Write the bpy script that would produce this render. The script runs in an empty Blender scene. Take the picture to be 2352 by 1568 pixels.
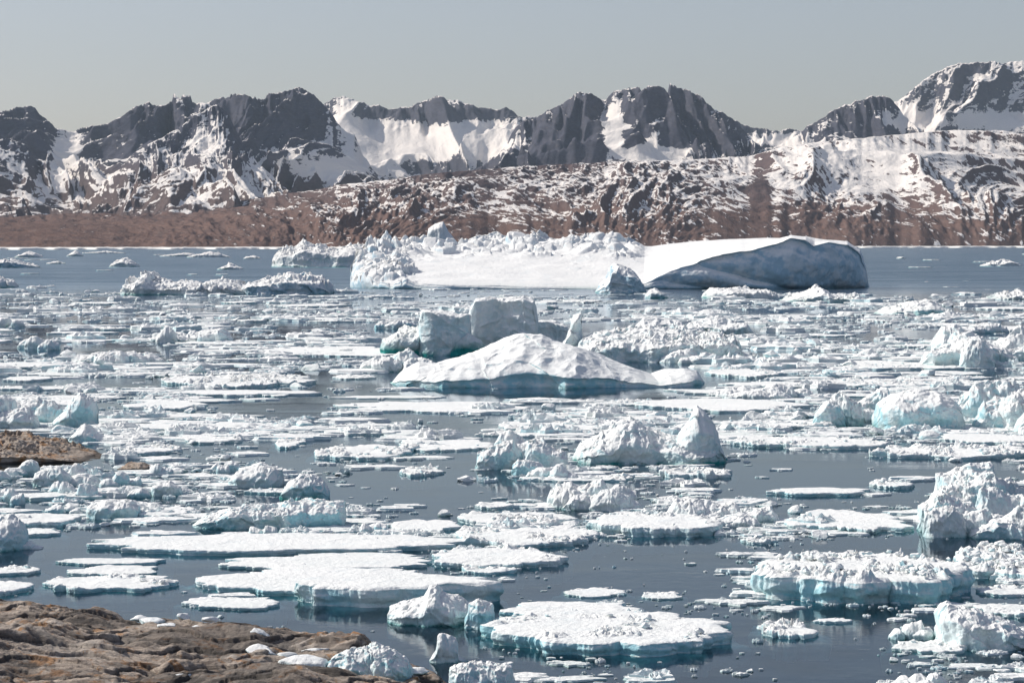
import bpy, bmesh, math, numpy as np
rng=np.random.default_rng(7)
W,HT,F=2352.0,1568.0,5500.0
HC=30.0; HOR=556.0
PIT=math.atan((HT/2-HOR)/F); CP,SP=math.cos(PIT),math.sin(PIT)
def gY(py):
    b=(HT/2-np.asarray(py,float))/F
    dz=-SP+b*CP; return -HC/dz*(CP+b*SP)
def zat(py,Y):
    b=(HT/2-np.asarray(py,float))/F
    return HC+Y/(CP+b*SP)*(-SP+b*CP)
def xat(px,Y): return (np.asarray(px,float)-W/2)/F*Y*1.0008
def pyof(z,Y): 
    s=(z-HC)/Y
    return HT/2-F*np.tan(np.arctan(s)+PIT)
# ---------- noise ----------
_p=rng.permutation(256); _p=np.concatenate([_p,_p,_p])
_g=rng.normal(size=(256,3)); _g/=np.linalg.norm(_g,axis=1)[:,None]
def gn(x,y,z=0.0):
    x,y,z=np.broadcast_arrays(np.asarray(x,float),np.asarray(y,float),np.asarray(z,float))
    xi=np.floor(x).astype(int);yi=np.floor(y).astype(int);zi=np.floor(z).astype(int)
    xf=x-xi;yf=y-yi;zf=z-zi
    u=xf*xf*xf*(xf*(xf*6-15)+10);v=yf*yf*yf*(yf*(yf*6-15)+10);w=zf*zf*zf*(zf*(zf*6-15)+10)
    r=0
    for a in (0,1):
        pa=_p[(xi+a)&255]; wa=u if a else 1-u
        for b in (0,1):
            pb=_p[pa+((yi+b)&255)]; wb=v if b else 1-v
            for c in (0,1):
                g=_g[_p[pb+((zi+c)&255)]&255]; wc=w if c else 1-w
                r=r+wa*wb*wc*(g[...,0]*(xf-a)+g[...,1]*(yf-b)+g[...,2]*(zf-c))
    return r*1.6
def fbm(x,y,z=0.0,o=4,l=2.03,g=.5):
    r=0;a=1
    for i in range(o):
        r=r+a*gn(x,y,z+i*7.3); x=x*l;y=y*l;z=z*l;a*=g
    return r
def ridged(x,y,z=0.0,o=5,l=2.07,g=.5):
    r=0;a=1;pr=1
    for i in range(o):
        n=1-np.abs(gn(x,y,z+i*5.1)); n=n*n
        r=r+a*n*pr; pr=n; x=x*l;y=y*l;a*=g
    return r
def blocks(x,y,seed=0,tilt=1.0):
    x,y=np.broadcast_arrays(np.asarray(x,float),np.asarray(y,float))
    xi=np.floor(x).astype(int);yi=np.floor(y).astype(int)
    best=np.full(x.shape,9.0);val=np.zeros(x.shape);sec=np.full(x.shape,9.0)
    for a in (-1,0,1):
        for b in (-1,0,1):
            h=_p[_p[(xi+a+seed*13)&255]+((yi+b+seed*29)&255)]
            h2=_p[h+17];h3=_p[h+91];h4=_p[h+151];h5=_p[h+203]
            dx=xi+a+h/255.-x; dy=yi+b+h2/255.-y
            d=dx*dx+dy*dy
            v=h3/255.+tilt*(dx*(h4/127.5-1)+dy*(h5/127.5-1))
            m=d<best
            sec=np.where(m,best,np.minimum(sec,d))
            val=np.where(m,v,val);best=np.where(m,d,best)
    edge=np.clip((np.sqrt(sec)-np.sqrt(best))*5,0,1)
    return (val-0.5)*(.4+.6*edge)-(1-edge)*0.25
def ss(a,b,x): 
    t=np.clip((np.asarray(x,float)-a)/(b-a),0,1); return t*t*(3-2*t)
# ---------- mesh helpers ----------
def mk(name,co,faces,mats,attrs={},smooth=True,parent=None):
    me=bpy.data.meshes.new(name)
    co=np.ascontiguousarray(co,dtype=np.float32).reshape(-1,3); faces=np.asarray(faces,dtype=np.int32); n=faces.shape[1]
    me.vertices.add(len(co)); me.vertices.foreach_set('co',co.ravel())
    me.loops.add(faces.size); me.loops.foreach_set('vertex_index',faces.ravel())
    me.polygons.add(len(faces))
    me.polygons.foreach_set('loop_start',np.arange(0,faces.size,n,dtype=np.int32))
    me.polygons.foreach_set('loop_total',np.full(len(faces),n,dtype=np.int32))
    me.polygons.foreach_set('use_smooth',np.full(len(faces),smooth))
    for k,v in attrs.items():
        a=me.attributes.new(k,'FLOAT','POINT'); a.data.foreach_set('value',np.broadcast_to(v,(len(co),)).astype(np.float32))
    me.update(calc_edges=True); me.validate()
    me.materials.append(mats)
    o=bpy.data.objects.new(name,me); bpy.context.scene.collection.objects.link(o)
    if parent: o.parent=parent
    return o
def gridf(nr,nc,wrap=False,flip=False):
    i=np.arange(nr-1)[:,None]; j=np.arange(nc if wrap else nc-1)[None,:]
    j2=(j+1)%nc
    f=np.stack([i*nc+j+0*i,i*nc+j2,(i+1)*nc+j2,(i+1)*nc+j],-1).reshape(-1,4)
    return f[:,::-1] if flip else f
def tri(f): return np.concatenate([f[:,[0,1,2]],f[:,[0,2,3]]])
class NT:
    def __init__(s,t): s.t=t
    def n(s,typ,inp={},**kw):
        nd=s.t.nodes.new(typ)
        for k,v in kw.items(): setattr(nd,k,v)
        for k,v in inp.items():
            sk=nd.inputs[k]
            if isinstance(v,bpy.types.NodeSocket): s.t.links.new(v,sk)
            else: sk.default_value=v
        return nd
    def math(s,op,a,b=0.0,c=None,clamp=False):
        d={0:a,1:b}
        if c is not None:d[2]=c
        return s.n('ShaderNodeMath',d,operation=op,use_clamp=clamp).outputs[0]
    def mix(s,f,a,b):
        nd=s.n('ShaderNodeMix',{0:f},data_type='RGBA')
        for k,v in ((6,a),(7,b)):
            if isinstance(v,bpy.types.NodeSocket): s.t.links.new(v,nd.inputs[k])
            else: nd.inputs[k].default_value=(*v,1)
        return nd.outputs[2]
    def mr(s,v,a,b,c=0.0,d=1.0,st=True):
        return s.n('ShaderNodeMapRange',{0:v,1:a,2:b,3:c,4:d},interpolation_type='SMOOTHSTEP' if st else 'LINEAR').outputs[0]
    def noise(s,co,scale,det=4,rough=.55,dist=0.0):
        return s.n('ShaderNodeTexNoise',{'Vector':co,'Scale':scale,'Detail':det,'Roughness':rough,'Distortion':dist}).outputs[0]
    def mapn(s,co,sc,rot=(0,0,0)):
        return s.n('ShaderNodeMapping',{0:co,3:sc,2:rot}).outputs[0]
def mat(name):
    m=bpy.data.materials.new(name); m.use_nodes=True; t=m.node_tree
    b=t.nodes['Principled BSDF']; return m,NT(t),b
def link(nt,a,b): nt.t.links.new(a,b)

# ICE
def ice_mat(name,snowc,icec,bumpd,sc):
    m,N,b=mat(name)
    geo=N.n('ShaderNodeNewGeometry'); pos=geo.outputs['Position']
    nz=N.n('ShaderNodeSeparateXYZ',{0:geo.outputs['Normal']}).outputs[2]
    wet=N.n('ShaderNodeAttribute',attribute_name='wet').outputs['Fac']
    blue=N.n('ShaderNodeAttribute',attribute_name='blue').outputs['Fac']
    n1=N.noise(pos,.35*sc,4,.6); n2=N.noise(pos,2.2*sc,5,.65)
    st=N.mr(N.math('ADD',nz,N.math('MULTIPLY',N.math('SUBTRACT',n2,.5),.5)),.08,.80,1.0,0.0)
    patch=N.mr(n1,.38,.62)
    f=N.math('MULTIPLY',st,N.math('MULTIPLY',blue,N.math('MULTIPLY_ADD',patch,.55,.35)),clamp=True)
    c=N.mix(f,snowc,icec)
    c=N.mix(N.math('MULTIPLY',N.mr(n1,.50,.75),.22),c,(.60,.70,.74))
    c=N.mix(N.math('MULTIPLY',N.mr(n2,.56,.74),.10),c,(.50,.53,.54))
    w=N.math('MULTIPLY',wet,N.mr(N.noise(pos,.12*sc,3),.38,.62,.15,1.0),clamp=True)
    c=N.mix(w,c,(.03,.26,.245))
    link(N,c,b.inputs['Base Color'])
    link(N,N.math('MULTIPLY_ADD',f,-.35,.9),b.inputs['Roughness'])
    h=N.math('ADD',N.noise(pos,1.5*sc,8,.62),N.math('MULTIPLY',n2,.3))
    bp=N.n('ShaderNodeBump',{'Strength':.8,'Distance':bumpd,'Height':h})
    link(N,bp.outputs[0],b.inputs['Normal'])
    link(N,N.math('MULTIPLY',f,.3),b.inputs['Specular IOR Level'])
    return m
ICE=ice_mat('glacier_ice',(.85,.845,.82),(.36,.64,.71),.30,1.0)
ICEFAR=ice_mat('glacier_ice_coarse',(.85,.84,.815),(.36,.52,.62),.8,.22)

# WATER
m,N,b=mat('sea_water')
pos=N.n('ShaderNodeNewGeometry').outputs['Position']
N.t.nodes.remove(b)
h1=N.noise(N.mapn(pos,(1,.8,1)),.9,5,.6)
h2=N.noise(N.mapn(pos,(.12,.2,1)),1.0,3,.5)
calm=N.mr(N.noise(N.mapn(pos,(.006,.018,1)),1.0,4,.6),.42,.62,.15,.9)
yy=N.n('ShaderNodeSeparateXYZ',{0:pos}).outputs[1]
dist=N.mr(yy,1100,1900,1.0,9.0)
h=N.math('ADD',N.math('MULTIPLY',h1,.04),N.math('MULTIPLY',h2,.07))
h=N.math('MULTIPLY',h,N.math('MULTIPLY',calm,dist))
bp=N.n('ShaderNodeBump',{'Strength':1.0,'Distance':1.0,'Height':h}).outputs[0]
fr=N.n('ShaderNodeFresnel',{'IOR':1.333,'Normal':bp}).outputs[0]
fr=N.math('MULTIPLY',fr,N.mr(yy,1100,2000,1.0,.62))
gl=N.n('ShaderNodeBsdfGlossy',{'Color':(.86,.94,1,1),'Roughness':N.mr(yy,900,1900,.04,.25),'Normal':bp}).outputs[0]
tr=N.n('ShaderNodeBsdfTransparent',{'Color':(.38,.75,.76,1)}).outputs[0]
mx=N.n('ShaderNodeMixShader',{0:fr,1:tr,2:gl}).outputs[0]
N.t.links.new(mx,N.t.nodes['Material Output'].inputs[0])
WATER=m
m,N,b=mat('deep_sea'); b.inputs['Base Color'].default_value=(.06,.11,.17,1); b.inputs['Roughness'].default_value=1;b.inputs['Specular IOR Level'].default_value=0
DEEP=m
co=np.array([(-40000,-2000,0),(40000,-2000,0),(40000,60000,0),(-40000,60000,0)],float)
mk('sea_water',co,[[0,1,2,3]],WATER)
mk('deep_sea',co+np.array([0,0,-2.5]),[[0,1,2,3]],DEEP)

# MOUNTAIN
def mtn_mat(name,rock1,rock2,zs,m1,m2,kn,w1,rot):
    m,N,b=mat(name)
    geo=N.n('ShaderNodeNewGeometry'); pos=geo.outputs['Position']
    nz=N.n('ShaderNodeSeparateXYZ',{0:geo.outputs['Normal']}).outputs[2]
    sn=N.n('ShaderNodeAttribute',attribute_name='snow').outputs['Fac']
    a=N.noise(N.mapn(pos,(1/500,1/1600,1/300)),1.0,3,.55,.4)
    pr=N.n('ShaderNodeVectorRotate',{'Vector':pos,'Angle':rot},rotation_type='Z_AXIS').outputs[0]
    c1=N.noise(N.mapn(pr,m1),1.0,6,.66,.9)
    c2=N.noise(N.mapn(pos,m2),1.0,3,.6)
    v=N.math('ADD',N.math('MULTIPLY',N.math('SUBTRACT',a,.5),.8),N.math('MULTIPLY',N.math('SUBTRACT',c1,.5),w1))
    v=N.math('ADD',v,N.math('MULTIPLY',N.math('SUBTRACT',c2,.5),1.0))
    v=N.math('ADD',v,N.math('MULTIPLY',N.math('SUBTRACT',nz,kn),2.2))
    v=N.math('ADD',v,sn)
    f=N.mr(v,-.05,.07)
    rc=N.mix(N.mr(N.math('ADD',N.n('ShaderNodeSeparateXYZ',{0:pos}).outputs[2],N.math('MULTIPLY',a,200)),zs,zs+350),rock1,rock2)
    rc=N.mix(N.mr(c1,.35,.7),rc,N.mix(.5,rc,(.045,.045,.055)))
    rc=N.mix(N.math('MULTIPLY',N.mr(c2,.5,.8),.35),rc,(.24,.21,.20))
    c=N.mix(f,rc,(.85,.815,.78))
    link(N,c,b.inputs['Base Color']); b.inputs['Roughness'].default_value=.95
    b.inputs['Specular IOR Level'].default_value=.0
    bp=N.n('ShaderNodeBump',{'Strength':.8,'Distance':16.0,'Height':N.math('ADD',c1,N.math('MULTIPLY',c2,.4))})
    link(N,bp.outputs[0],b.inputs['Normal'])
    return m
MT=mtn_mat('alpine_rock_and_snow',(.15,.115,.11),(.09,.095,.125),450,(1/110,1/330,1/70),(1/26,1/80,1/20),.84,3.0,.35)
MF=mtn_mat('tundra_rock_and_snow',(.19,.125,.105),(.135,.10,.10),200,(1/65,1/200,1/80),(1/20,1/80,1/30),.95,3.6,-.5)

BL=[
(1000,325,200,32,1.6),(800,275,50,38,1.3),(870,345,80,40,1.1),(740,385,130,32,1.3),(150,350,40,50,1.0),(190,400,60,50,.7),(110,440,60,50,.3),
(1405,285,22,50,1.2),(1450,345,60,20,.9),(1540,352,110,14,1.2),(1500,330,20,30,.8),(2240,215,160,50,.35),(2080,270,50,30,1.1),(2250,280,160,18,1.3),(1790,322,70,14,1.5),
(480,300,45,60,.35),(560,400,60,40,.3),(2150,345,260,36,.4),(1950,400,200,40,.3),(2250,440,150,50,.2),(1900,360,120,25,.3),
(1260,330,90,60,-.5),(1360,310,35,60,-.45),(1620,290,100,60,-.3),(700,280,90,50,-.45),(350,275,100,45,-.35),(70,290,60,40,-.3),(560,250,60,40,-.4),
(800,335,30,40,-.8),(1745,450,22,70,-.9),(1150,520,500,30,-.15),(1900,490,120,30,-.2),(900,265,160,14,-.6),(1090,260,90,16,-.6),(2200,520,300,20,-.1),(1000,385,120,18,-.6)]
def snowattr(X,Y,Z,base):
    px=X/Y*F+W/2; py=pyof(Z,Y)
    s=base+0*px
    for a,b_,rx,ry,v in BL:
        d=((px-a)/rx)**2+((py-b_)/ry)**2
        s=s+v*np.exp(-d**1.5*.8)
    return s,px,py
def interp(p,x):
    p=np.array(p,float); return np.interp(x,p[:,0],p[:,1])
def gsm(d,s):
    n=int(s*3); k=np.exp(-(np.arange(-n,n+1)/s)**2/2); k/=k.sum()
    return np.convolve(np.pad(d,n,mode='edge'),k,'valid')
def layer(name,prof,yf,yr,zf,mt,A,base,ex=1.2,nc=1150,nr=260,jag=0,seed=0,lo=-260,hi=2612,lowsnow=None,spur=(1100,3600),r2=.35,r3=.07,sh=.9):
    px=np.linspace(lo,hi,nc); pyp=interp(prof,px)+jag*fbm(px/26.,seed+.5,0,o=4,g=.6)
    v=np.concatenate([np.linspace(0,1,nr),np.linspace(1.02,1.25,14)])
    Yf=interp(yf,px)+250*fbm(px/160.,3.3+seed,0); Yr=interp(yr,px)
    Y=Yf[None]+(Yr-Yf)[None]*v[:,None]
    X=(px[None]-W/2)/F*Y
    P=zat(pyp,Yr); Ps=gsm(P,14)
    V=v[:,None]
    S=np.where(V<=1,np.clip(V,0,1)**ex,1-(np.clip(V-1,0,1)/.25)*.6)
    top=ss(.72,1.,V)
    Z0=zf+((P*top+Ps*(1-top))-zf)*S; Z=Z0.copy()
    shear=sh*(fbm(X/2600,seed+2.2,0,o=2)*1.6)*(Y-Yr[None])
    wx=fbm(X/1100,Y/3000,seed,o=3)*420+shear; wy=fbm(X/1400,Y/1400,seed+40.,o=3)*500
    R=ridged((X+wx)/spur[0],(Y+wy)/spur[1],seed+.3,o=2)-.8
    R2=ridged((X+wx*.8)/380,(Y+wy)/1200,seed+5.3,o=4)-.8
    R3=fbm((X+wx*.5)/80,Y/240,seed+9.,o=4)
    env=ss(0,.35,V)*(.4+.6*np.clip(4*V*(1.12-V),0,1))
    rel=np.clip((P[None]-zf)/700,.15,1.2)
    qx=X/Y*F+W/2; q0=pyof(Z,Y); sm=0*qx
    for a,b_,rx,ry,vv in BL:
        if vv>=1.0: sm=sm+np.exp(-(((qx-a)/(rx*1.1))**2+((q0-b_)/(ry*1.2))**2)**1.5*.7)
    kk=1-.85*np.clip(sm,0,1)
    Z=Z+A*env*rel*(R*1.0*(.5+.5*kk)+R2*r2*kk)
    fl=zf*.2+(Z0-zf*.2)*.45
    Z=np.where(Z<fl,fl-(fl-Z)*.12,Z)
    Z=Z+A*r3*ss(0,.1,V)*R3*kk
    Z=np.maximum(Z,zf*.2)
    for it in range(3):
        tn=((Z-HC)/Y)[:nr]; mx=tn[nr//2:].max(0)
        tg=(P-HC)/Yr
        d=(tg-mx)*Yr
        dl=gsm(d,25); dh=gsm(d-dl,1.2)
        Z=Z+dl[None]*ss(.0,.95,V)+dh[None]*ss(.72,.98,V)
    Z[0]=-20
    s,qx,qy=snowattr(X,Y,Z,base)
    if lowsnow: s=s+lowsnow(qx,qy,Z)
    return mk(name,np.stack([X,Y,Z],-1),gridf(len(v),nc),mt,{'snow':s.ravel()})
SK=[(-300,262),(0,262),(15,255),(50,243),(75,245),(90,255),(110,275),(130,290),(155,300),(175,302),(195,292),(215,287),(240,285),(265,275),(290,262),(315,245),(345,234),(365,242),(385,240),(400,230),(425,226),(445,235),(470,240),(490,232),(515,225),(540,217),(560,218),(580,222),(600,228),(625,215),(650,212),(670,205),(690,200),(705,210),(725,222),(745,240)]
B1=[(-300,420),(500,400),(650,300),(745,240),(760,230),(790,222),(815,230),(835,232),(850,242),(870,240),(890,248),(915,250),(940,245),(970,235),(1000,222),(1025,225),(1050,230),(1080,240),(1110,248),(1140,252),(1165,250),(1185,262),(1200,270),(1235,268),(1300,275),(1500,280),(1690,275),(1705,285),(1740,295),(1775,300),(1810,297),(1845,300),(1900,280),(1980,250),(2060,232),(2075,220),(2110,190),(2150,165),(2190,150),(2240,143),(2300,143),(2352,142),(2650,150)]
B2=SK+[(790,295),(815,308),(835,360),(870,405),(950,425),(1080,400),(1150,350),(1185,290),(1210,275),(1235,268),(1260,255),(1290,240),(1310,222),(1335,210),(1355,212),(1375,225),(1390,228),(1410,210),(1435,202),(1470,205),(1500,202),(1530,205),(1560,203),(1600,215),(1630,240),(1660,262),(1690,280),(1720,315),(1755,345),(1800,330),(1840,300),(1870,280),(1900,262),(1930,245),(1960,232),(2000,222),(2040,225),(2060,250),(2110,300),(2352,340),(2650,340)]
B3=[(-300,330),(0,310),(60,330),(110,400),(150,440),(200,430),(260,395),(330,340),(400,300),(460,258),(500,238),(530,270),(560,330),(600,375),(650,425),(700,445),(900,470),(2650,470)]
FR=[(-300,500),(0,500),(150,490),(300,490),(450,478),(600,455),(700,440),(780,425),(880,415),(980,400),(1100,390),(1200,382),(1400,372),(1600,366),(1720,358),(1800,337),(1900,325),(2000,315),(2100,305),(2200,298),(2300,300),(2352,308),(2650,330)]
layer('distant_snowy_mountain_range',B1,[(0,20500),(2400,21500)],[(0,24000),(700,24000),(1200,24000),(2400,24500)],250,MT,250,-.1,ex=1.3,jag=4,seed=1,r2=.5,r3=.1,
  lowsnow=lambda x,y,z:.75*ss(255,290,y)*(x>700)*(x<1250)+.2*ss(2000,2100,x))
layer('rocky_mountain_range',B2,[(0,15500),(1200,16000),(2400,18600)],[(0,19500),(1500,19500),(2400,21000)],120,MT,300,-.12,ex=1.15,jag=5,seed=2,spur=(1000,3400),r2=.55,r3=.13)
layer('mountain_spur',B3,[(0,13500),(2400,13500)],[(0,17300),(2400,17300)],30,MT,200,-.02,ex=1.15,jag=3,seed=4,nc=900,hi=1300,r2=.55,r3=.13,
  lowsnow=lambda x,y,z:.12-.5*ss(440,500,y)-.5*ss(500,540,x)*ss(420,330,y))
layer('coastal_foothills',FR,[(0,10800),(1200,12500),(2400,14500)],[(0,14200),(1200,15500),(1750,16500),(2400,18200)],0,MF,85,-.06,ex=.85,jag=1.5,seed=7,nr=330,spur=(1000,2200),r2=.6,r3=.2,sh=1.3,
  lowsnow=lambda x,y,z:-.65*ss(900,300,x)-.2*ss(470,550,y)+.30*ss(900,1900,x)*ss(520,400,y))
pxs=np.linspace(-300,2650,400); Yf=interp([(0,10800),(1200,12500),(2400,14500)],pxs)-400
def strip():
    Yn=Yf-900-500*np.abs(fbm(pxs/90.,1.1)); zz=7+4*np.abs(fbm(pxs/7.,3.1))
    rows=[]
    for y,z in ((Yn,-2+0*zz),(Yn+5,zz*.6),(Yn+400,zz),(Yf+900,zz*.8)):
        rows.append(np.stack([(pxs-W/2)/F*y,y,z],-1))
    mk('shore_fast_ice',np.stack(rows),gridf(4,400),ICEFAR,{'wet':0.,'blue':.2})
strip()
bm=bmesh.new(); bmesh.ops.create_cube(bm,size=1); me=bpy.data.meshes.new('atmospheric_haze')
for v_ in bm.verts: v_.co=((v_.co.x)*70000,4000+(v_.co.y+.5)*36000,-40+(v_.co.z+.5)*9000)
bm.to_mesh(me); bm.free()
hm=bpy.data.materials.new('haze'); hm.use_nodes=True; t=hm.node_tree; t.nodes.remove(t.nodes['Principled BSDF'])
vs=t.nodes.new('ShaderNodeVolumeScatter'); vs.inputs['Color'].default_value=(.66,.83,1,1); vs.inputs['Density'].default_value=1.15e-5; vs.inputs['Anisotropy'].default_value=.1
t.links.new(vs.outputs[0],t.nodes['Material Output'].inputs['Volume'])
me.materials.append(hm); ho=bpy.data.objects.new('atmospheric_haze',me); bpy.context.scene.collection.objects.link(ho)

# ---------- icebergs ----------
def berg(name,prof,bpy_,D,rough=.08,blk=0.0,bsz=4.,wall=.3,vr=.45,p=.8,disp=.4,dsz=3.,wet=1.,blue=.8,seed=0,q=1.0,parent=None,smooth=True,wetz=None,mt=None,endr=4,foot=.12,sc_=1.0):
    prof=np.array(prof,float); x0,x1=prof[0,0],prof[-1,0]
    wp=(x1-x0)
    Y0=float(gY(bpy_)); mpp=Y0/F
    nu=int(np.clip(wp*.4354*1.7*q,30,640)); px=np.linspace(x0,x1,nu)
    u=np.linspace(0,1,nu)
    pt=interp(prof,px)
    hmax=(bpy_-prof[:,1].min())*mpp
    nwl=int(np.clip(hmax*wall/mpp*.4354*1.7*q,6,90)); nv=int(np.clip(nu*.45,18,180))
    e=1-np.abs(2*u-1)**endr
    Yf=Y0+D*.5*(1-np.sqrt(np.clip(e,0,1)))+ .12*D*fbm(px*mpp/(D*.5),seed+.2,o=4)*np.sqrt(e)
    dep=D*np.clip(np.sqrt(np.clip(e,0,1)),.03,1)
    Yrd=Yf+vr*dep
    P=np.maximum(zat(pt,Yrd),.05)
    wf=wall*np.ones(nu)*(1+(.6*(1-wall)+.05)*fbm(px*mpp/(D*.4),seed+5.2,o=3))
    wf=np.clip(wf,.05,1)
    wr=np.linspace(0,1,nwl)[:,None]
    v=np.linspace(0,1,nv)[:,None]
    C=np.where(v<vr,wf+(1-wf)*np.sin(np.clip(v/vr,0,1)*math.pi/2)**p,np.sqrt(np.clip(1-((v-vr)/(1-vr))**2,0,1)))
    Xr=xat(px,Yrd)
    X0=np.broadcast_to(Xr,(nv,nu)); Yt=Yf+v*dep; Zt=P*C
    n=fbm(X0/(bsz*2.5),Yt/(bsz*2.5),seed+2.,o=4,g=.45)
    Zt=Zt+rough*hmax*n*np.clip(C*1.3,0,1)*np.clip(P/hmax*2.5,0,1)
    if blk>0:
        bb=blocks(X0/bsz,Yt/bsz,seed)+.6*blocks(X0/bsz*2.1,Yt/bsz*2.1,seed+3)+.4*blocks(X0/bsz*4.7,Yt/bsz*4.7,seed+5)
        mm=.25+.75*ss(-.35,.25,fbm(X0/(bsz*3),Yt/(bsz*3),seed+8.5,o=2))
        Zt=Zt+1.1*blk*bb*mm*np.clip(C*1.5,0,1)*np.clip(P/hmax*4,.25,1)
    Zw=-1.0+(Zt[0]+1.0)*wr
    ft=foot*hmax*(.4+.6*fbm(px*mpp/(D*.3),seed+9.1,o=2))
    Yw=Yf+.05*hmax*np.exp(-((Zw-.12*hmax)/(.08*hmax+.1))**2)-np.clip(-Zw,0,1)*np.clip(ft,0,None)*3
    Xw=np.broadcast_to(Xr,Yw.shape)
    back=np.stack([Xr,Yf+dep+.5,-1+0*Xr],-1)[None]
    co=np.concatenate([np.stack([Xw,Yw,Zw],-1)[:-1],np.stack([X0,Yt,Zt],-1),back])
    x,y,z=co[...,0],co[...,1],co[...,2]; s=dsz
    dx=fbm(x/s,y/s,z/s+seed,o=4,g=.45);dy=fbm(x/s+31,y/s,z/s+seed,o=4,g=.45);dz=fbm(x/s,y/s+17,z/s+seed,o=4,g=.45)
    sx=1-np.abs(gn(x/s*2.2,y/s*2.2,z/s*2.6+seed))*2.2+.5*(1-np.abs(gn(x/s*5,y/s*5,z/s*5.6+seed))*2.2)
    fc=blocks(x/(s*.9)+z/(s*2.3),z/(s*.7)+y/(s*2.),seed+11)
    k=.85*disp*np.clip(P/hmax*3,.1,1)
    co=co+np.stack([dx*k,dy*k*1.1+.9*k*fc*(z>-.2)-.30*k*sx*sc_*(z>-.2),dz*k*.45*(z>.2)+.28*k*sx*sc_*(z>.2)],-1)
    co[0,:,2]=-1.2; co[-1,:,2]=-1.2
    z=co[...,2]; wz=wetz if wetz else max(.25,hmax*.06)
    wt=wet*np.exp(-np.clip(z,0,None)/wz); wt=np.where(z<0,np.minimum(wt,.35),wt)
    return mk(name,co,gridf(co.shape[0],nu),mt or ICE,{'wet':wt.ravel(),'blue':blue},smooth,parent)

def tabular():
    nu,nv=760,230
    Yb=float(gY(664)); D=270.
    px=np.linspace(805,1996,nu)
    ridge=interp([(805,640),(820,590),(850,572),(930,562),(980,560),(1100,556),(1300,556),(1400,552),(1480,566),(1550,560),(1680,550),(1790,545),(1815,540),(1860,543),(1900,553),(1945,556),(1975,575),(1988,610),(1996,658)],px)
    lip=interp([(805,655),(830,650),(1400,661),(1480,652),(1540,622),(1600,602),(1660,584),(1720,576),(1780,562),(1815,546),(1850,552),(1870,566),(1900,557),(1945,562),(1975,585),(1988,615),(1996,660)],px)+2.5*fbm(px/40.,.2,o=3)*ss(1480,1560,px)
    u=np.linspace(0,1,nu); e=1-np.abs(2*u-1)**7
    Yf=Yb+ D*.30*(1-np.sqrt(e)) + 4*gsm(fbm(px/120.,.7,o=2),10)
    dep=D*np.sqrt(np.clip(e,.02,1))
    Yr=Yf+.8*dep
    P=np.maximum(zat(ridge,Yr),1.); L=np.maximum(zat(lip,Yf),.6)
    v=np.linspace(0,1,nv)[:,None]
    t=np.clip(v/.8,0,1); 
    Zt=L+(np.maximum(P,L*.98)-L)*(t**.9)
    Zt=np.where(v>.8,P*np.sqrt(np.clip(1-((v-.8)/.2)**2,0,1)),Zt)
    Yt=Yf+v*dep
    X=xat(px,Yf)[None]+(xat(px,Yr)-xat(px,Yf))[None]*t
    left=ss(960,900,px+ 25*fbm(Yt/30.,px/40.,1.))
    Zt=Zt+fbm(X/90,Yt/60,3.,o=3)*1.6*ss(0,.15,t)+.5*fbm(X/25,Yt/18,5.,o=3)*ss(0,.1,t)+ left*(5.5*blocks(X/14,Yt/16,2)+3*blocks(X/6,Yt/7,4)+3)
    bk=ss(.5,.82,t+.12*fbm(X/30,Yt/40,2.))*ss(1500,1430,px)
    Zt=Zt+bk*(6.*np.clip(blocks(X/18,Yt/16,7)+.4*blocks(X/7,Yt/8,9),-.3,2)+1.5)*ss(1.0,.9,v)
    Zt=Zt+2.2*ss(.42,.5,blocks(X/9,Yt/12,21,0.))*ss(.25,.5,t)*ss(1500,1400,px)*(fbm(X/30,Yt/30,4.)>.1)
    nw=46; wr=np.linspace(0,1,nw)[:,None]
    Zw=-2+(Zt[0]+2)*wr
    Yw=Yf+ 3*np.exp(-((wr-.05)/.06)**2) -2.0*np.sin(wr*3.1)+0*px
    Yw=Yw+ (L/30)*( 6*ridged(xat(px,Yb)[None]/45+wr*1.2,wr*1.0,2.,o=2)-4)
    co=np.concatenate([np.stack([np.broadcast_to(X[0],Yw.shape),Yw,Zw],-1)[:-1],np.stack([X,Yt,Zt],-1)])
    x,y,z=co[...,0],co[...,1],co[...,2]
    for s,k in ((26.,2.0),(6.,.5)):
        dx=fbm(x/s,y/s,z/s,o=4);dy=fbm(x/s+31,y/s,z/s,o=4)
        wm=np.concatenate([np.ones((nw-1,1)),np.exp(-v*25)])*np.ones(nu)*np.clip(L/12,.1,1)
        co=co+np.stack([dx*k*wm,dy*k*wm,0*dx],-1)
    co[0,:,2]=-2; co[-1,:,2]=-2
    z=co[...,2]
    wt=.45*np.exp(-np.clip(z,0,None)/1.3)
    return mk('tabular_iceberg',co,gridf(co.shape[0],nu),ICEFAR,{'wet':wt.ravel(),'blue':1.5})
TB=tabular()
def kid(*a,**k):
    o=berg(*a,**k); o.parent=TB; return o
kid('broken_ridge',[(625,612),(632,588),(655,568),(680,574),(700,558),(740,566),(775,578),(800,570),(830,566),(860,558),(900,560),(940,556),(962,552),(1000,562),(1050,600)],613,150,rough=.05,blk=5,bsz=16,wall=.55,disp=2.,dsz=12,blue=.45,seed=3,mt=ICEFAR,wetz=1.5)
kid('pinnacle',[(978,560),(985,525),(1000,515),(1018,508),(1030,530),(1045,552),(1060,562)],606,45,rough=.03,blk=1.5,bsz=14,wall=.8,disp=1.2,dsz=14,blue=.5,seed=5,mt=ICEFAR,wet=0)
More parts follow.
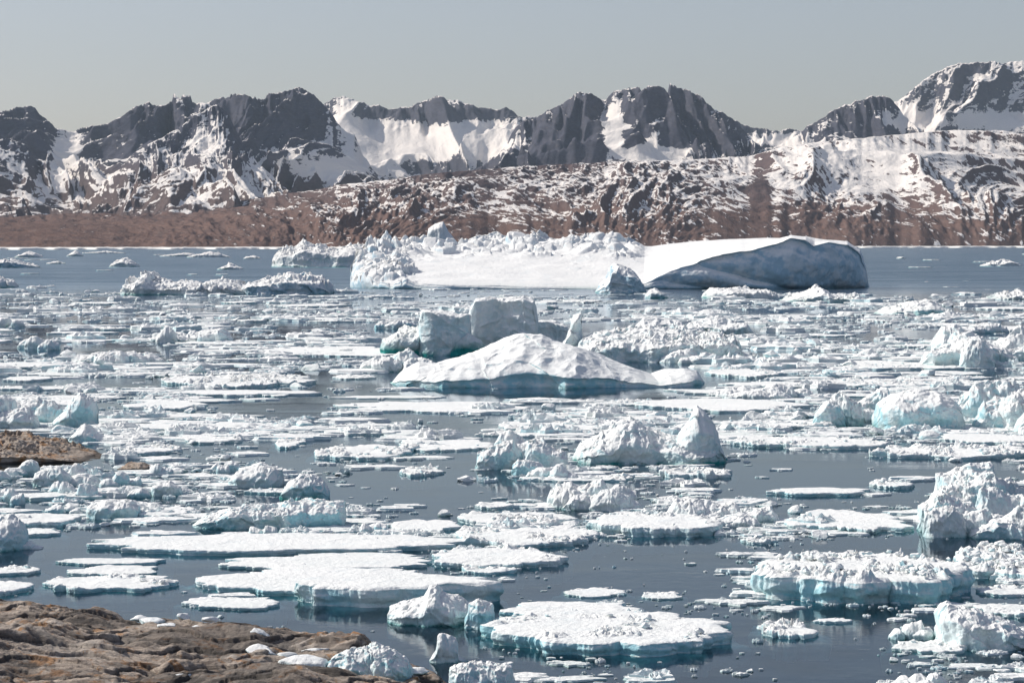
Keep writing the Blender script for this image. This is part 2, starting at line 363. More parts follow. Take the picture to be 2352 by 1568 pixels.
kid('rear_ridge',[(1040,575),(1080,546),(1110,540),(1145,536),(1165,548),(1200,543),(1240,538),(1275,552),(1320,545),(1380,538),(1410,540),(1440,545),(1475,566),(1500,575)],612,70,rough=.06,blk=4,bsz=16,wall=.6,disp=2.,dsz=14,blue=.45,seed=8,mt=ICEFAR,wet=0)
kid('left_cliff',[(812,650),(818,622),(835,612),(870,604),(905,600),(935,610),(955,625),(980,650)],661,60,rough=.06,blk=4,bsz=11,wall=.75,disp=2.,dsz=9,blue=.5,seed=9,mt=ICEFAR,wet=.4,wetz=1.5)

def B(prof,base,D,**k): return berg('iceberg',prof,base,D,**k)
def pile(px0,px1,top,base,D,n,seed,blue=.9,hv=.35,wetz=None,**k):
    r=np.random.default_rng(seed); w=(px1-px0)
    par=None
    for i in range(n):
        ww=w*r.uniform(.22,.5); c=px0+ww/2+(w-ww)*(i+r.uniform(0,1))/n
        env=1-abs((c-px0)/w*2-1)**2.5*.5
        b2=base-r.uniform(0,1)*(base-top)*.28
        tp=b2-(base-top)*env*r.uniform(hv,1)
        tp=max(tp,b2-ww*.75)
        pk=r.uniform(.2,.8)
        pr=[(c-ww/2,b2-3),(c-ww*r.uniform(.38,.48),tp+(b2-tp)*r.uniform(.25,.6)),(c+ww*(pk-.5)*.8-ww*.12,tp+r.uniform(0,.1)*(b2-tp)),(c+ww*(pk-.5)*.8+ww*.12,tp),(c+ww*r.uniform(.36,.46),tp+(b2-tp)*r.uniform(.15,.6)),(c+ww/2,b2-3)]
        m_=gY(b2)/F
        pr=sorted(pr)
        o=berg('iceberg' if par is None else 'block',pr,b2,float(np.clip(ww*m_*.7,2,D)),rough=.05,blk=.08*(b2-tp)*m_,bsz=max(ww*m_*.2,.7),wall=r.uniform(.3,.7),disp=.05*ww*m_,dsz=max(.25*ww*m_,.8),blue=blue*r.uniform(.5,1.3),seed=seed*7+i,wet=1.,wetz=wetz or max(.12,.08*(b2-tp)*m_),**k)
        if par is None: par=o
        else: o.parent=par
far=dict(mt=ICEFAR,wetz=1.)
B([(1366,672),(1380,655),(1398,640),(1405,612),(1414,606),(1440,616),(1455,628),(1470,650),(1484,668)],674,60,rough=.06,wall=.7,disp=2.2,dsz=9,blue=1.6,seed=11,**far)
B([(1480,684),(1490,668),(1505,664),(1525,675),(1535,684)],685,25,rough=.06,wall=.5,disp=1.2,dsz=5,blue=1.4,seed=12,**far)
B([(280,672),(300,648),(330,645),(337,626),(350,624),(360,642),(400,650),(440,648),(470,655),(500,646),(540,650),(560,658),(580,676)],678,80,rough=.05,blk=3,bsz=8,wall=.5,disp=1.5,dsz=6,seed=13,blue=.5,**far)
B([(555,674),(580,650),(630,638),(680,630),(720,638),(750,650),(766,670)],677,70,rough=.05,blk=3,bsz=13,wall=.65,disp=2,dsz=9,seed=14,blue=1.4,**far)
B([(-30,614),(0,598),(40,597),(60,606),(92,612)],615,60,blk=2,bsz=9,wall=.7,disp=1.5,dsz=9,seed=15,blue=1.5,**far)
B([(-120,660),(-60,620),(0,640),(30,650),(38,660)],662,60,blk=2,bsz=9,wall=.7,disp=1.5,dsz=9,seed=16,blue=.8,**far)
for (a,b_,t,bs,sd) in [(35,100,577,591,15),(155,192,576,589,25),(190,290,577,582,26),(252,322,592,613,17),(368,470,581,589,18),(430,530,578,591,19),(500,560,608,619,29),(2250,2345,596,611,20),(560,600,588,594,93),(2262,2400,672,688,21),(110,150,600,606,94),(2060,2075,590,594,95)]:
    B([(a,bs-1),(a+(b_-a)*.3,t+(bs-t)*.4),(a+(b_-a)*.55,t),(a+(b_-a)*.75,t+(bs-t)*.3),(b_,bs-1)],bs,45,blk=2.,bsz=8,wall=.5,disp=1.3,dsz=8,seed=sd,blue=.5,**far)
B([(1612,684),(1630,662),(1700,664),(1760,668),(1790,682)],686,60,blk=2.,bsz=7,wall=.5,disp=1,dsz=6,seed=22,blue=.5,**far)
B([(1790,692),(1850,672),(1880,660),(1900,676),(1950,682),(1990,692)],694,60,blk=2.,bsz=7,wall=.5,disp=1,dsz=6,seed=23,blue=.8,**far)
B([(2010,720),(2040,708),(2090,694),(2130,690),(2165,708),(2200,722)],724,40,rough=.05,blk=.6,bsz=7,wall=.4,disp=1,dsz=6,seed=24,blue=1.2,wetz=1)
# central complex
B([(872,812),(885,775),(920,758),(960,752),(985,790)],816,22,blk=.7,bsz=3,wall=.6,disp=.9,dsz=4,seed=30,blue=.6,wet=3,wetz=1.3)
B([(962,812),(966,724),(972,712),(1010,714),(1050,722),(1078,722),(1082,812)],816,20,rough=.01,blk=.4,bsz=5,wall=.97,disp=.8,dsz=6,seed=31,blue=.7,wet=1.4,wetz=1.,endr=14,vr=.5)
B([(1072,800),(1078,712),(1095,688),(1140,684),(1200,682),(1225,690),(1232,745),(1238,792)],806,24,rough=.01,blk=.4,bsz=4,wall=.96,disp=1.,dsz=7,seed=32,blue=.4,wet=1.2,wetz=1.0,endr=12,vr=.5)
B([(1030,815),(1045,780),(1075,765),(1105,780),(1120,812)],817,8,rough=.03,blk=.3,bsz=3,wall=.6,disp=.6,dsz=3,seed=97,blue=.6,wet=3,wetz=1.6)
B([(1215,790),(1225,738),(1270,738),(1300,748),(1312,790)],800,16,rough=.02,blk=.4,bsz=5,wall=.95,disp=.7,dsz=5,seed=33,blue=.5,endr=8)
B([(1285,812),(1300,770),(1318,725),(1340,708),(1362,722),(1366,745),(1345,780),(1335,815)],822,9,rough=.05,blk=.4,bsz=3,wall=.7,disp=1.0,dsz=4,seed=34,blue=.5)
B([(1310,828),(1330,785),(1365,762),(1420,755),(1480,748),(1540,755),(1560,752),(1600,770),(1640,765),(1680,775),(1700,800),(1702,828)],832,38,rough=.07,blk=1.1,bsz=4,wall=.45,vr=.8,disp=1.0,dsz=4,seed=35,blue=.7)
pile(1420,1760,718,775,30,7,37,blue=.7,wetz=.6); pile(1480,1710,785,836,14,6,137,blue=.8); pile(845,960,728,756,14,4,59,blue=1.2)
pile(820,1010,808,860,14,6,38,blue=.7)
B([(896,882),(925,850),(960,832),(1000,836),(1050,822),(1110,800),(1160,778),(1200,766),(1235,772),(1265,786),(1310,792),(1360,806),(1410,828),(1460,846),(1500,860),(1530,848),(1570,846),(1600,852),(1618,878)],890,36,rough=.06,wall=.26,vr=.62,p=.8,disp=1.2,dsz=12,bsz=5,seed=39,blue=1.5,wet=.9,wetz=.5,q=1.1,sc_=.8)
# horned berg
B([(1315,1050),(1335,1020),(1370,1005),(1400,985),(1430,965),(1450,960),(1480,975),(1500,985),(1530,1000),(1560,1010),(1600,1012),(1640,1020),(1672,1055)],1068,15,rough=.05,blk=.35,bsz=2.2,wall=.4,disp=.5,dsz=3,seed=40,blue=.7,wet=2.3,wetz=.4)
B([(1545,1040),(1562,992),(1580,965),(1592,942),(1604,930),(1616,938),(1634,965),(1646,990),(1654,1020),(1668,1055)],1066,9,rough=.03,wall=.55,vr=.5,disp=.4,dsz=3,seed=92,blue=.7,wet=1.3,wetz=.5)
pile(1075,1310,1003,1080,10,6,41,blue=.9); pile(1165,1352,1052,1104,7,5,42,blue=.9)
# right
pile(1865,2060,880,980,16,7,43,blue=1.)
B([(2008,975),(2015,930),(2050,905),(2100,895),(2150,898),(2180,912),(2200,935),(2215,980)],990,16,rough=.02,blk=.1,bsz=5,wall=.62,disp=.5,dsz=3,seed=44,blue=1.1,wetz=.5)
pile(2180,2520,855,1002,18,9,45,blue=1.); pile(2110,2480,750,852,24,10,46,blue=.8); pile(2150,2340,744,770,20,5,47,blue=.8)
pile(1630,1900,882,920,14,7,48,blue=.6)
pile(2090,2450,1074,1215,11,9,49,blue=.8,hv=.6); pile(2090,2420,1140,1238,8,8,50,blue=1.1); 
B([(2155,1480),(2160,1400),(2175,1380),(2200,1392),(2250,1400),(2300,1418),(2345,1440),(2380,1480)],1492,7,rough=.05,blk=.15,bsz=1.5,wall=.6,disp=.3,dsz=1.4,seed=51,blue=.9,wetz=.2)
pile(2035,2200,1530,1590,4,5,52,blue=.7)
pile(2040,2170,1410,1470,4,4,152,blue=.7)
# left
B([(120,970),(135,955),(150,940),(165,910),(185,897),(205,905),(235,925),(240,945),(225,975)],982,8,rough=.06,blk=.3,bsz=2.5,wall=.4,disp=.5,dsz=3,seed=53,blue=1.1,wet=1.2,wetz=.6)
pile(-120,150,893,985,14,8,153,blue=1.)
B([(158,1008),(180,985),(198,974),(215,990),(240,1010)],1016,8,rough=.05,blk=.2,bsz=2,wall=.4,disp=.35,dsz=2,seed=54,blue=1.3)
pile(325,545,748,788,16,7,55,blue=.7); pile(40,150,778,808,12,4,56,blue=1.); pile(160,385,806,842,14,7,57,blue=.6); pile(-60,62,722,752,20,3,58,blue=.6)
B([(-80,1255),(-30,1190),(20,1180),(50,1200),(62,1240)],1265,6,rough=.05,blk=.2,bsz=1.5,wall=.5,disp=.35,dsz=1.8,seed=60,blue=.9,wetz=.25)
for i,(a,b_,t,bs) in enumerate([(-60,110,1050,1105),(60,250,1062,1125),(100,235,1092,1150),(220,330,1075,1120),(240,460,1100,1145),(-40,60,1110,1160),(330,400,1062,1098),(475,560,1050,1090),(90,190,1150,1182),(30,150,1022,1050),(560,640,1205,1232),(1330,1400,1215,1240),(20,110,1240,1262)]):
    pile(a,b_,t,bs,8,4,200+i,blue=1.)
B([(525,1105),(550,1075),(600,1062),(640,1078),(690,1062),(718,1068),(700,1100),(650,1116)],1120,7,rough=.04,blk=.25,bsz=2,wall=.4,disp=.4,dsz=2,seed=80,blue=.7,wetz=.3)
B([(640,1142),(665,1105),(690,1090),(715,1086),(745,1105),(756,1140)],1150,6,rough=.04,blk=.2,bsz=1.5,wall=.5,disp=.45,dsz=1.8,seed=81,blue=1.4,wet=3.4,wetz=.35)
B([(440,1205),(470,1185),(540,1165),(620,1158),(700,1150),(760,1148),(790,1150),(828,1155),(800,1185),(795,1210)],1216,7,rough=.04,blk=.25,bsz=1.8,wall=.55,disp=.4,dsz=2,seed=82,blue=1.5,wetz=.3)
B([(200,1180),(206,1155),(250,1148),(300,1148),(318,1160),(322,1185)],1192,6,rough=.04,blk=.2,bsz=1.6,wall=.6,disp=.3,dsz=1.6,seed=83,blue=1.1,wetz=.25)
pile(1236,1500,1112,1175,7,7,84,blue=.5); pile(1470,1795,1152,1216,7,8,85,blue=.6); pile(820,895,1190,1230,3,3,86,blue=1.5)
B([(888,1425),(895,1390),(940,1380),(975,1370),(985,1345),(1000,1343),(1015,1362),(1060,1372),(1090,1395),(1090,1425)],1437,6,rough=.05,blk=.25,bsz=1.4,wall=.4,disp=.3,dsz=1.6,seed=87,blue=.6,wetz=.2)
B([(1065,1440),(1075,1405),(1070,1388),(1100,1374),(1130,1385),(1142,1405),(1135,1440)],1445,2.6,rough=.03,blk=.1,bsz=1.,wall=.6,disp=.2,dsz=1.,seed=88,blue=1.3,wetz=.15)
B([(745,1560),(755,1510),(800,1488),(860,1482),(910,1495),(940,1520),(950,1560)],1575,3.6,rough=.04,blk=.15,bsz=.8,wall=.45,disp=.22,dsz=.9,seed=89,blue=1.2,wetz=.1)
B([(985,1515),(1000,1495),(1005,1480),(990,1462),(1015,1452),(1045,1462),(1052,1480),(1040,1500),(1075,1518)],1522,1.8,rough=.03,blk=.08,bsz=.6,wall=.5,disp=.12,dsz=.7,seed=90,blue=.8,wetz=.1)
B([(1028,1575),(1032,1530),(1080,1520),(1150,1525),(1198,1515),(1200,1540),(1180,1580)],1590,3,rough=.04,blk=.15,bsz=.8,wall=.4,disp=.2,dsz=.9,seed=91,blue=1.0,wetz=.1)

# ---------- drifting small ice templates ----------
def ico(sub):
    bm=bmesh.new(); bmesh.ops.create_icosphere(bm,subdivisions=sub,radius=1)
    v=np.array([x.co[:] for x in bm.verts]); f=np.array([[x.index for x in q.verts] for q in bm.faces]); bm.free(); return v,f
def block_t(sub,seed):
    r=np.random.default_rng(seed); v,f=ico(sub); v=v.copy()
    for k in range(12):
        n=r.normal(size=3); n/=np.linalg.norm(n); d=r.uniform(.4,.85)
        s=v@n; over=np.clip(s-d,0,None); v=v-over[:,None]*n
    v+=.10*np.stack([fbm(v[:,0]*2+i*9,v[:,1]*2,v[:,2]*2+seed,o=3) for i in range(3)],-1)
    return v,f
def pan_t(nt,nr,seed,rubv):
    th=np.linspace(0,2*math.pi,nt,endpoint=False);c,s=np.cos(th),np.sin(th)
    r=.85+.5*fbm(c*1.2+seed*3.3,s*1.2,seed,o=3)+.3*blocks(c*1.2+seed*5.3,s*1.2,seed,0.)
    r=np.clip(r,.3,1.6)
    R=np.linspace(.0,1,nr)[:,None]**.7
    X=r*c*R;Y=r*s*R
    Z=1+.15*fbm(X*2,Y*2,seed)+ rubv*np.clip(blocks(X*2.6+seed,Y*2.6,seed,.6)+.5*blocks(X*5.5,Y*5.5,seed+1)+.15+.5*fbm(X*1.2,Y*1.2,seed+3.),-.6,2)*(1.15-R**4)
    Z2=np.stack([.45+0*X[-1],-.4+0*X[-1]]); 
    X=np.concatenate([X,[X[-1]*1.02,X[-1]*1.12]]);Y=np.concatenate([Y,[Y[-1]*1.02,Y[-1]*1.12]]);Z=np.concatenate([Z,Z2])
    return np.stack([X,Y,Z],-1).reshape(-1,3),tri(gridf(nr+2,nt,True))
TP={ 'pl':[pan_t(14,3,i,.1) for i in range(14)],'pm':[pan_t(26,6,i+20,.3) for i in range(14)],
 'rl':[pan_t(18,6,i+40,1.1) for i in range(16)],'rm':[pan_t(34,12,i+60,1.3) for i in range(18)],
 'bl':[block_t(2,i) for i in range(12)],'bm':[block_t(3,i+20) for i in range(14)]}
acc={'v':[],'f':[],'w':[],'b':[]}; cnt=0
def put(key,x,y,sx,sy,sz,z0=0,full=False,wet=True):
    global cnt
    v,f=TP[key][rng.integers(len(TP[key]))]
    a=rng.uniform(0,6.283); ca,sa=math.cos(a),math.sin(a)
    if full:
        q=rng.normal(size=4);q/=np.linalg.norm(q);w_,i,j,k=q
        M=np.array([[1-2*(j*j+k*k),2*(i*j-k*w_),2*(i*k+j*w_)],[2*(i*j+k*w_),1-2*(i*i+k*k),2*(j*k-i*w_)],[2*(i*k-j*w_),2*(j*k+i*w_),1-2*(i*i+j*j)]]); v=v@M.T
    X=v[:,0]*ca-v[:,1]*sa; Y=v[:,0]*sa+v[:,1]*ca
    P=np.stack([x+X*sx,y+Y*sy,z0+v[:,2]*sz],-1)
    acc['v'].append(P);acc['f'].append(f+cnt);cnt+=len(P)
    acc['w'].append((rng.uniform(.2,.9) if wet else 0)*np.exp(-np.clip(P[:,2],0,None)/max(.08,sz*.2)));acc['b'].append(np.full(len(P),rng.uniform(.1,1.0)))
def flush(name,smooth):
    global cnt,acc
    mk(name,np.concatenate(acc['v']),np.concatenate(acc['f']),ICE,{'wet':np.concatenate(acc['w']),'blue':np.concatenate(acc['b'])},smooth)
    acc={'v':[],'f':[],'w':[],'b':[]};cnt=0
# ---------- floes ----------
def floe(px0,px1,pyb,pyf,wpx=8,rough=.12,rub=0.0,rim=0.0,seed=0,blue=.8,wet=.8,name='ice_floe',ang=.26,q=1.,sq=2.2,under=.12,bs=1.4):
    Y0=float(gY(pyf)); th=wpx*Y0/F
    Yk=float(gY(pyb)); 
    Yk=(HC-th)/(HC/Yk); Yk=max(Yk,Y0+2)
    cy=(Y0+Yk)/2; ry=(Yk-Y0)/2; X0=float(xat(px0,cy)); X1=float(xat(px1,cy)); cx=(X0+X1)/2; rx=(X1-X0)/2
    mpp=Y0/F/.4354
    nt=int(np.clip(2*(rx+ry)*2/mpp*.75*q,48,900)); nr=int(np.clip(rx/mpp*.45*q,10,140)); nw=int(np.clip(wpx*.4354*1.6,4,30))
    th_=np.linspace(0,2*math.pi,nt,endpoint=False); c,s=np.cos(th_),np.sin(th_)
    r=(np.abs(c)**sq+np.abs(s)**sq)**(-1/sq)
    poly=blocks(c*1.6+seed*1.7,s*1.6,seed,0.0)
    r=r*(1+ang*fbm(c*1.3+seed*2.1,s*1.3,seed*.7,o=3,g=.55)+ang*.8*poly+.035*fbm(c*9,s*9,seed+1.,o=4,g=.6))
    r=r/max(np.abs(r*c).max(),.9)
    R=np.concatenate([np.linspace(.0,1,nr)**.75])[:,None]
    X=cx+rx*r*c*R; Y=cy+ry*r*s*R
    e=1-R
    Z=th*(.92+0*X)+rough*th*fbm(X/5.,Y/5.,seed,o=4,g=.45)+.06*rough*fbm(X/1.,Y/1.,seed)+.09*np.clip(ridged(X/6.,Y/9.,seed+2.,o=3)-1.,0,1)
    if rub>0:
        b1=blocks(X/bs,Y/bs,seed)+.6*blocks(X/bs*2.2,Y/bs*2.2,seed+2)+.4*blocks(X/bs*4.6,Y/bs*4.6,seed+4)
        def mask(X,Y,e): return ss(-.05,.4,fbm(X/6.,Y/6.,seed+6.,o=2)+rim*np.exp(-e*7)-(.0 if rim==0 else .25)+(.3 if rub>.5 and wpx>15 else 0))
        m=mask(X,Y,e)*(ss(.0,.10,e) if wpx>20 else 1)
        Z=Z+rub*np.clip(b1+.35,0,2)*m
        if mpp<.6:
            n=int(min(rx*ry*3.14*rub*2.2,460)); a=rng.uniform(0,6.283,n); rr=np.sqrt(rng.uniform(0,1,n))*.92
            rx_=np.interp(a,th_,r); px_=cx+rx*rx_*rr*np.cos(a); py_=cy+ry*rx_*rr*np.sin(a)
            mk_=mask(px_,py_,1-rr)
            for k in range(n):
                if rng.uniform()<mk_[k]:
                    sz=rng.uniform(.12,.5)*min(1.5,rub+.6)*rng.uniform(.4,1); put('bl' if sz<.25 else 'bm',px_[k],py_[k],sz*1.2,sz*1.2,sz*.8,z0=th+sz*.2+rub*.15,full=True,wet=False)
    Z=Z*(1-.10*np.exp(-e*30))
    w=np.linspace(1,0,nw+1)[1:][:,None]
    Zw=0.0+(Z[-1])*w
    ins=under*th*np.exp(-((w-.2)/.2)**2) -.08*th*np.sin(w*3.1)
    fx=X[-1]/(th*2.2);fy=Y[-1]/(th*2.2)
    sc=1-np.abs(gn(fx*2.2,fy*2.2,w*1.5+seed))*2.2
    Xw=X[-1]-c*ins+ .10*th*fbm(fx+0*w,fy,w*1.2+seed,o=3)+c*.07*th*sc; Yw=Y[-1]-s*ins+.12*th*fbm(fx+0*w,fy,w*1.2+9+seed,o=3)+s*.07*th*sc
    fo=np.clip(.55+1.3*fbm(c*2+seed,s*2,seed+3.,o=3),.02,2.)*min(1.3,th+.5)
    F1=[np.stack([Xw[-1]+c*fo*a_,Yw[-1]+s*fo*a_*1.5,0*c-z_],-1)[None] for a_,z_ in ((.35,.05),(1.,.15),(1.15,.5),(.9,1.6))]
    co=np.concatenate([np.stack([X,Y,Z],-1),np.stack([Xw,Yw,Zw],-1)]+F1)
    f=gridf(co.shape[0],nt,True)
    z=co[...,2]
    wt=wet*np.exp(-np.clip(z,0,None)/max(th*.3,.1)); wt=np.where(z<=0,.25,wt)
    mk(name,co,f,ICE,{'wet':wt.ravel(),'blue':blue},True)
FL=[
(145,1085,1218,1275,13,.10,.0,0,1.),(1030,1380,1205,1262,12,.2,.4,.2,.8),(1050,1350,1172,1215,12,.2,.5,.1,.6),(505,1005,1270,1312,8,.1,0,0,1.),(955,1305,1255,1310,14,.2,.35,.3,.9),(430,1050,1300,1368,14,.12,.0,.2,1.1),(636,1150,1310,1395,50,.04,.0,.3,1.1),
(1350,1670,1172,1236,24,.1,.2,.4,.8),(1800,2092,1165,1230,12,.06,0,0,.8),(1760,2012,1116,1141,9,.06,0,0,1.2),(1725,2235,1262,1388,62,.03,.6,.3,1.7),(2180,2500,1248,1345,22,.1,.7,.3,.9),(1105,1722,1396,1508,34,.06,.3,.5,1.5),(1140,1480,1374,1432,16,.1,0,.2,1.8),
(-60,70,1330,1370,10,.3,.2,0,1),(95,420,1316,1362,10,.3,.3,.2,1.1),(125,380,1278,1300,6,.1,0,0,1.3),(410,640,1368,1400,8,.2,0,0,1),(150,380,1295,1325,6,.2,.0,0,1.2),(315,440,1160,1190,9,.3,.3,.2,1),(-60,185,1175,1215,14,.15,.2,.2,1),(-40,240,1130,1150,10,.3,.3,0,1),
(890,1060,1188,1225,8,.1,.0,0,.8),(370,735,858,893,8,.3,.6,0,.8),(350,740,893,912,6,.1,0,0,.6),(285,480,918,944,8,.15,.0,.2,.7),(240,577,970,993,8,.1,.0,.3,.6),(760,1240,920,950,5,.1,.0,.2,.8),(1145,1415,962,998,7,.15,.3,.3,.7),(1425,1865,913,947,6,.1,.0,.2,.7),
(1655,2050,1000,1034,10,.15,.35,.5,.8),(915,1155,1008,1036,6,.2,.2,.2,.8),(720,960,1020,1056,9,.3,.4,0,1.),(590,935,795,822,4,.1,.0,.2,.8),(1620,1815,845,870,6,.2,.3,.5,.8),(-60,145,830,850,7,.2,.2,.2,.8),(0,120,862,878,5,.2,0,0,.7),
(1640,1930,963,985,7,.2,.4,.3,.8),(1950,2420,1022,1058,9,.2,.6,0,.8),(1510,1685,1070,1100,8,.3,.5,0,.7),(1990,2100,1100,1125,9,.3,.4,0,.8),(2050,2240,1470,1502,8,.2,.2,0,.8),(1750,1880,1425,1472,9,.3,.5,0,1),(1280,1440,1350,1372,5,.3,.1,0,.9),(1475,1570,1360,1378,5,.3,.2,0,.9),
(2240,2420,1380,1420,9,.2,.1,0,.8),(1090,1180,1150,1170,6,.3,.2,0,.8),(915,1020,1070,1096,6,.3,.5,0,.8),(1870,1965,1418,1432,4,.2,.1,0,.9),(745,925,983,1000,6,.1,.0,0,.6),(420,560,1000,1020,6,.3,.4,0,.8),(250,420,1020,1045,7,.3,.4,0,.8),
(1820,2330,868,890,5,.3,.4,0,.8),(1900,2300,830,850,5,.2,.2,0,.8),(2150,2400,995,1020,7,.1,.0,0,.8),(630,700,1005,1030,6,.3,.3,0,1),(1180,1460,1090,1108,4,.3,.4,0,.8),
(0,140,1212,1232,6,.2,.2,0,1),(560,700,1120,1136,5,.2,.2,0,1),(-40,90,1300,1322,7,.2,.3,0,1),(1060,1200,1300,1320,6,.2,.3,0,1),(640,860,1205,1226,6,.2,.4,0,1),(2250,2400,1345,1370,7,.2,.2,0,1),(1700,1790,1235,1250,5,.2,.3,0,1)]
for i,(a,b_,k1,k2,w,ro,ru,ri,bl) in enumerate(FL):
    floe(a,b_,k1,k2,w,ro,ru,ri,seed=i+1,blue=bl)
for i in range(150):
    py=rng.uniform(692,1010); px=rng.uniform(-150,2500)
    sc=(py-556)/200
    w=rng.uniform(50,230)*(.45+.5*sc); hh=rng.uniform(4,11)*(.4+.6*sc)
    if 870<px+w/2 and px-w/2<1650 and 700<py<900: continue
    floe(px-w/2,px+w/2,py-hh,py,rng.uniform(1.5,4.5),.2,rng.choice([0,0,.3]),0,seed=i+100,blue=rng.uniform(.3,.9),ang=.35,sq=2.0)
for i in range(14):
    py=rng.uniform(577,632); px=rng.uniform(-150,620) if i%4 else rng.uniform(2010,2500); w=rng.uniform(20,90)
    floe(px-w/2,px+w/2,py-2.,py,1.5,.2,0,0,seed=i+300,blue=.5,ang=.35,sq=2.0)
flush('ice_rubble',False)

OPEN=[(1450,1290,230,60),(1250,1360,140,30),(1500,1350,240,35),(1650,1480,400,60),(1800,1100,230,45),(1350,1130,120,30),(950,1110,160,40),(520,1420,250,22),(2100,640,400,38),(300,600,350,28),(1100,905,250,14),(1600,1250,130,25),(750,870,120,20),(1950,1140,150,25),(850,1420,80,60),(1960,1450,250,50),(900,960,180,10),(120,1200,120,10),(250,880,200,12),(640,940,120,12),(1350,905,200,14),(700,1150,100,20),(1000,1150,120,20)]
def scatter(n,py0,py1,smin,smax,pw,dens,far,op=.07):
    py=rng.uniform(py0,py1,n);px=rng.uniform(-260,2610,n)
    Y=gY(py);X=xat(px,Y)
    mk_=fbm(X/60.,Y/90.,5.,o=3)+.5*fbm(X/12.,Y/25.,8.,o=2)
    keep=rng.uniform(size=n)<np.clip(dens+1.6*mk_,.03,1)
    for (a,b_,rx,ry) in OPEN:
        d=((px-a)/rx)**2+((py-b_)/ry)**2
        keep&=~((d<1)&(rng.uniform(size=n)>op))
    keep&=~((px<2000)&(px>620)&(py<664))
    keep&=~((py<690)&(rng.uniform(size=n)>ss(640,700,py-12*np.sin(px/200.))*1.0+.01))
    keep&=~((px>850)&(px<1640)&(py>740)&(py<893))
    keep&=~((px<1000)&(py>1365+ (px/1000)*130))
    for x,y in zip(X[keep],Y[keep]):
        s=smin*(rng.uniform()**(-1/pw)); s=min(s,smax)
        t=rng.uniform()
        if t<.5: 
            put('pl' if far or s<.5 else 'pm',x,y,s*1.6,s,min(.07*s+.08,.4)*rng.uniform(.6,1.5))
        elif t<.78: put('rl' if far else 'rm',x,y,s*1.25,s,s*rng.uniform(.08,.24)+.06)
        else:
            s*=.45; put('bl' if far or s<.4 else 'bm',x,y,s*1.2,s,s*rng.uniform(.5,.95),z0=s*rng.uniform(-.1,.2),full=True)
scatter(9000,636,740,1.0,7,1.8,.52,True); scatter(7000,720,860,.75,6,1.6,.52,True); scatter(6000,840,1010,.5,4.0,1.5,.52,False)
flush('drift_ice_field',False)
scatter(7200,980,1240,.2,2.4,1.25,.52,False,.1); scatter(6500,1200,1640,.07,1.3,1.15,.5,False,.22)
flush('brash_ice',False)

# ---------- rocks ----------
m,N,b=mat('weathered_gneiss')
pos=N.n('ShaderNodeNewGeometry').outputs['Position']
a=N.noise(pos,.25,5,.6); s1=N.noise(N.mapn(pos,(.6,1.5,5.),(0,.12,.45)),1.0,8,.7,.5); g=N.noise(pos,5.,5,.7)
c=N.mix(N.mr(s1,.32,.62),(.22,.165,.13),(.54,.44,.35))
c=N.mix(N.mr(a,.45,.7),c,N.mix(.6,c,(.46,.41,.36)))
c=N.mix(N.math('MULTIPLY',N.mr(N.noise(pos,.45,6,.7,.5),.52,.62),.8),c,(.40,.18,.05))
c=N.mix(N.math('MULTIPLY',N.mr(g,.50,.70),.6),c,(.08,.07,.06))
c=N.mix(N.mr(s1,.36,.27),c,(.04,.034,.03))
cr=N.n('ShaderNodeAttribute',attribute_name='crack').outputs['Fac']
c=N.mix(cr,c,(.05,.042,.036))
vz=N.n('ShaderNodeSeparateXYZ',{0:pos}).outputs[2]
c=N.mix(N.mr(N.math('ADD',vz,N.math('MULTIPLY',a,.3)),.25,.55,.85,0.),c,(.04,.034,.03))
link(N,c,b.inputs['Base Color']); b.inputs['Roughness'].default_value=.85
bp=N.n('ShaderNodeBump',{'Strength':1.0,'Distance':.35,'Height':N.math('ADD',s1,N.math('MULTIPLY',g,.25))})
link(N,bp.outputs[0],b.inputs['Normal'])
ROCK=m
def rocks():
    nx,ny=900,480
    x=np.linspace(-60,4,nx)[None];y=np.linspace(128,212,ny)[:,None]
    edge=[(-700,1360),(-200,1372),(0,1385),(140,1393),(250,1410),(300,1432),(360,1424),(430,1424),(560,1452),(700,1463),(830,1478),(900,1496),(940,1515),(1000,1535),(1045,1580),(1060,1640),(1090,1800)]
    ed=np.array(edge,float); Ye=gY(ed[:,1]+6); Xe=xat(ed[:,0],Ye)
    ys=np.interp(x,Xe,Ye); ys=np.where(x>Xe[-1],100,ys)
    d=ys-y+1.5*fbm(x/4.,y/6.,1.,o=3)
    d=np.minimum(d,(Xe[-3]+2.5-x)*1.6+ (170-y)*.25+fbm(x/3,y/3,7.))
    base=np.where(d>0,.85*(1-np.exp(-np.clip(d,0,None)/3.))+.045*d,d*.5)
    base=base*np.clip(.5+ (-x)/40.,.5,1.35)
    wx=x+2.2*fbm(x/6,y/6,3.); wy=y+3.0*fbm(x/7,y/7,4.)
    ca,sa=math.cos(.45),math.sin(.45)
    ax=(wx*ca+wy*sa*.8); ay=(-wx*sa+wy*ca*.8)
    b1=blocks(ax/11,ay/4.5,3,.7); b2=blocks(ax/3.6,ay/1.6,5,.6)
    u=ay/3.4+.3*fbm(ax/8,ay/8,5.); saw=u-np.floor(u)
    lay=ss(0,.08,saw)*(1-saw*.8)
    z=base+np.clip(d/4,0,1)*(1.1*fbm(x/10,y/13,2.,o=3)+.6*b1+.18*b2+.34*lay+.12*fbm(x/1.2,y/1.2,6.,o=5,g=.6))
    crack=np.clip(ss(.07,.0,saw)*.6+ss(-.16,-.26,b2)*.5+ss(-.12,-.24,b1)*.6,0,.9)
    mk('rocky_shore',np.stack([x+0*z,y+0*z,z],-1),gridf(ny,nx),ROCK,{'crack':crack.ravel()})
rocks()
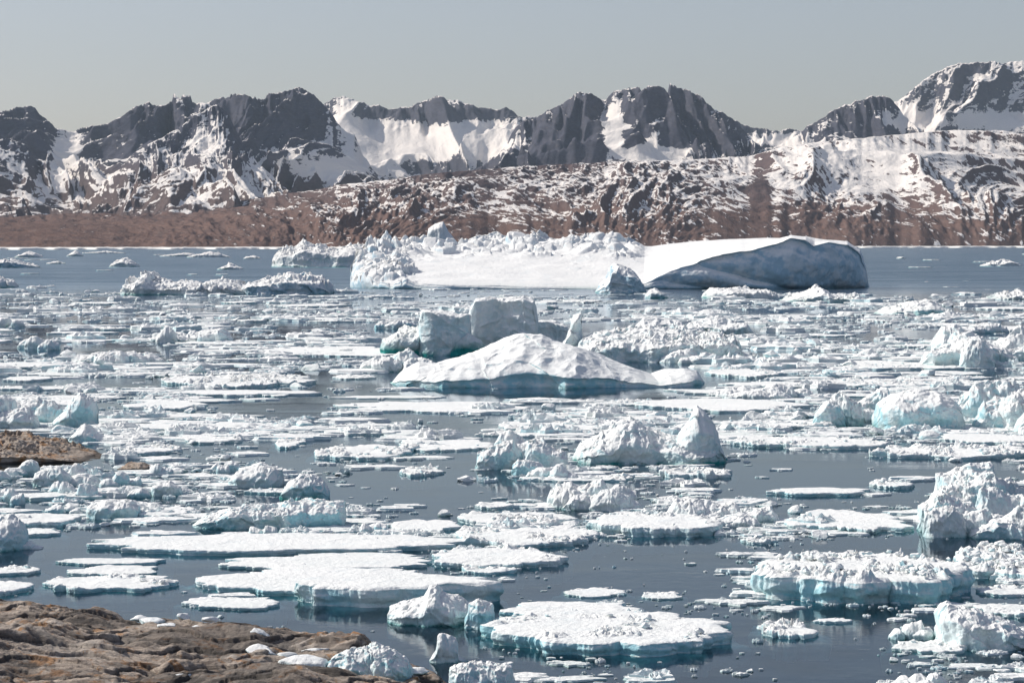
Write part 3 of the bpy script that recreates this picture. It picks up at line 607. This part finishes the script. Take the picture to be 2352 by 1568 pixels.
berg('rock_outcrop',[(-200,1040),(-120,990),(0,996),(60,1000),(120,1008),(170,1024),(215,1042),(240,1058)],1066,22,rough=.16,blk=.5,bsz=2.6,wall=.25,vr=.7,disp=.5,dsz=2.5,mt=ROCK,seed=70,foot=0)
berg('rock_outcrop',[(268,1078),(290,1064),(325,1063),(350,1078)],1081,6,rough=.1,blk=.2,bsz=1.5,wall=.4,disp=.3,dsz=2,mt=ROCK,seed=71,foot=0)
def strand(px,py,z,wpx,hpx):
    Y=(HC-z)*float(gY(py))/HC; X=float(xat(px,Y)); s=wpx/2*Y/F
    put('bm',X,Y,s*1.15,s,hpx/2*Y/F*1.3,z0=z+hpx*.3*Y/F)
for (px,py,z,w,h) in [(590,1465,1.4,55,30),(600,1503,1.2,75,28),(690,1540,.8,105,40),(650,1512,.9,60,20),(720,1500,.8,70,18),(420,1425,1.3,40,20),(440,1455,1.5,60,24),(340,1432,1.3,60,16),(385,1440,1.5,50,16),(480,1425,1.1,36,12),(730,1515,.7,50,16),(960,1545,.4,50,16),(870,1500,.7,30,12),(320,1422,1.2,50,12),(415,1560,1.8,60,16)]:
    strand(px,py,z,w,h)
flush('stranded_ice_chunks',True)

# ---------- light, sky, camera ----------
EL=math.radians(40); AZ=math.radians(-70)
sc=bpy.context.scene
w=bpy.data.worlds.new('World'); sc.world=w; w.use_nodes=True; T=NT(w.node_tree)
bg=w.node_tree.nodes['Background']
sky=T.n('ShaderNodeTexSky',sky_type='NISHITA',sun_disc=False,sun_elevation=EL,sun_rotation=AZ,altitude=0,air_density=1.0,dust_density=1.2,ozone_density=2.2)
hs=T.n('ShaderNodeHueSaturation',{'Saturation':.78,'Value':1.0,'Color':sky.outputs[0]})
tint=T.n('ShaderNodeMix',{0:1.0},data_type='RGBA',blend_type='MULTIPLY'); T.t.links.new(hs.outputs[0],tint.inputs[6]); tint.inputs[7].default_value=(1.0,.975,1.03,1)
T.t.links.new(tint.outputs[2],bg.inputs[0]); bg.inputs[1].default_value=.102
L=bpy.data.lights.new('sun','SUN'); L.energy=4.5; L.angle=math.radians(.53); L.color=(1,.96,.885)
lo=bpy.data.objects.new('sun',L); sc.collection.objects.link(lo)
from mathutils import Vector
d=Vector((math.sin(AZ)*math.cos(EL),math.cos(AZ)*math.cos(EL),math.sin(EL)))
lo.rotation_euler=d.to_track_quat('Z','Y').to_euler(); lo.location=(-200,100,300)
cam=bpy.data.cameras.new('camera'); co_=bpy.data.objects.new('camera',cam); sc.collection.objects.link(co_)
cam.sensor_width=36; cam.lens=F/W*36; cam.clip_start=1; cam.clip_end=120000
co_.location=(0,0,HC); co_.rotation_euler=(math.pi/2-PIT,0,0); sc.camera=co_
sc.view_settings.view_transform='Standard'; sc.view_settings.look='None'; sc.view_settings.exposure=0
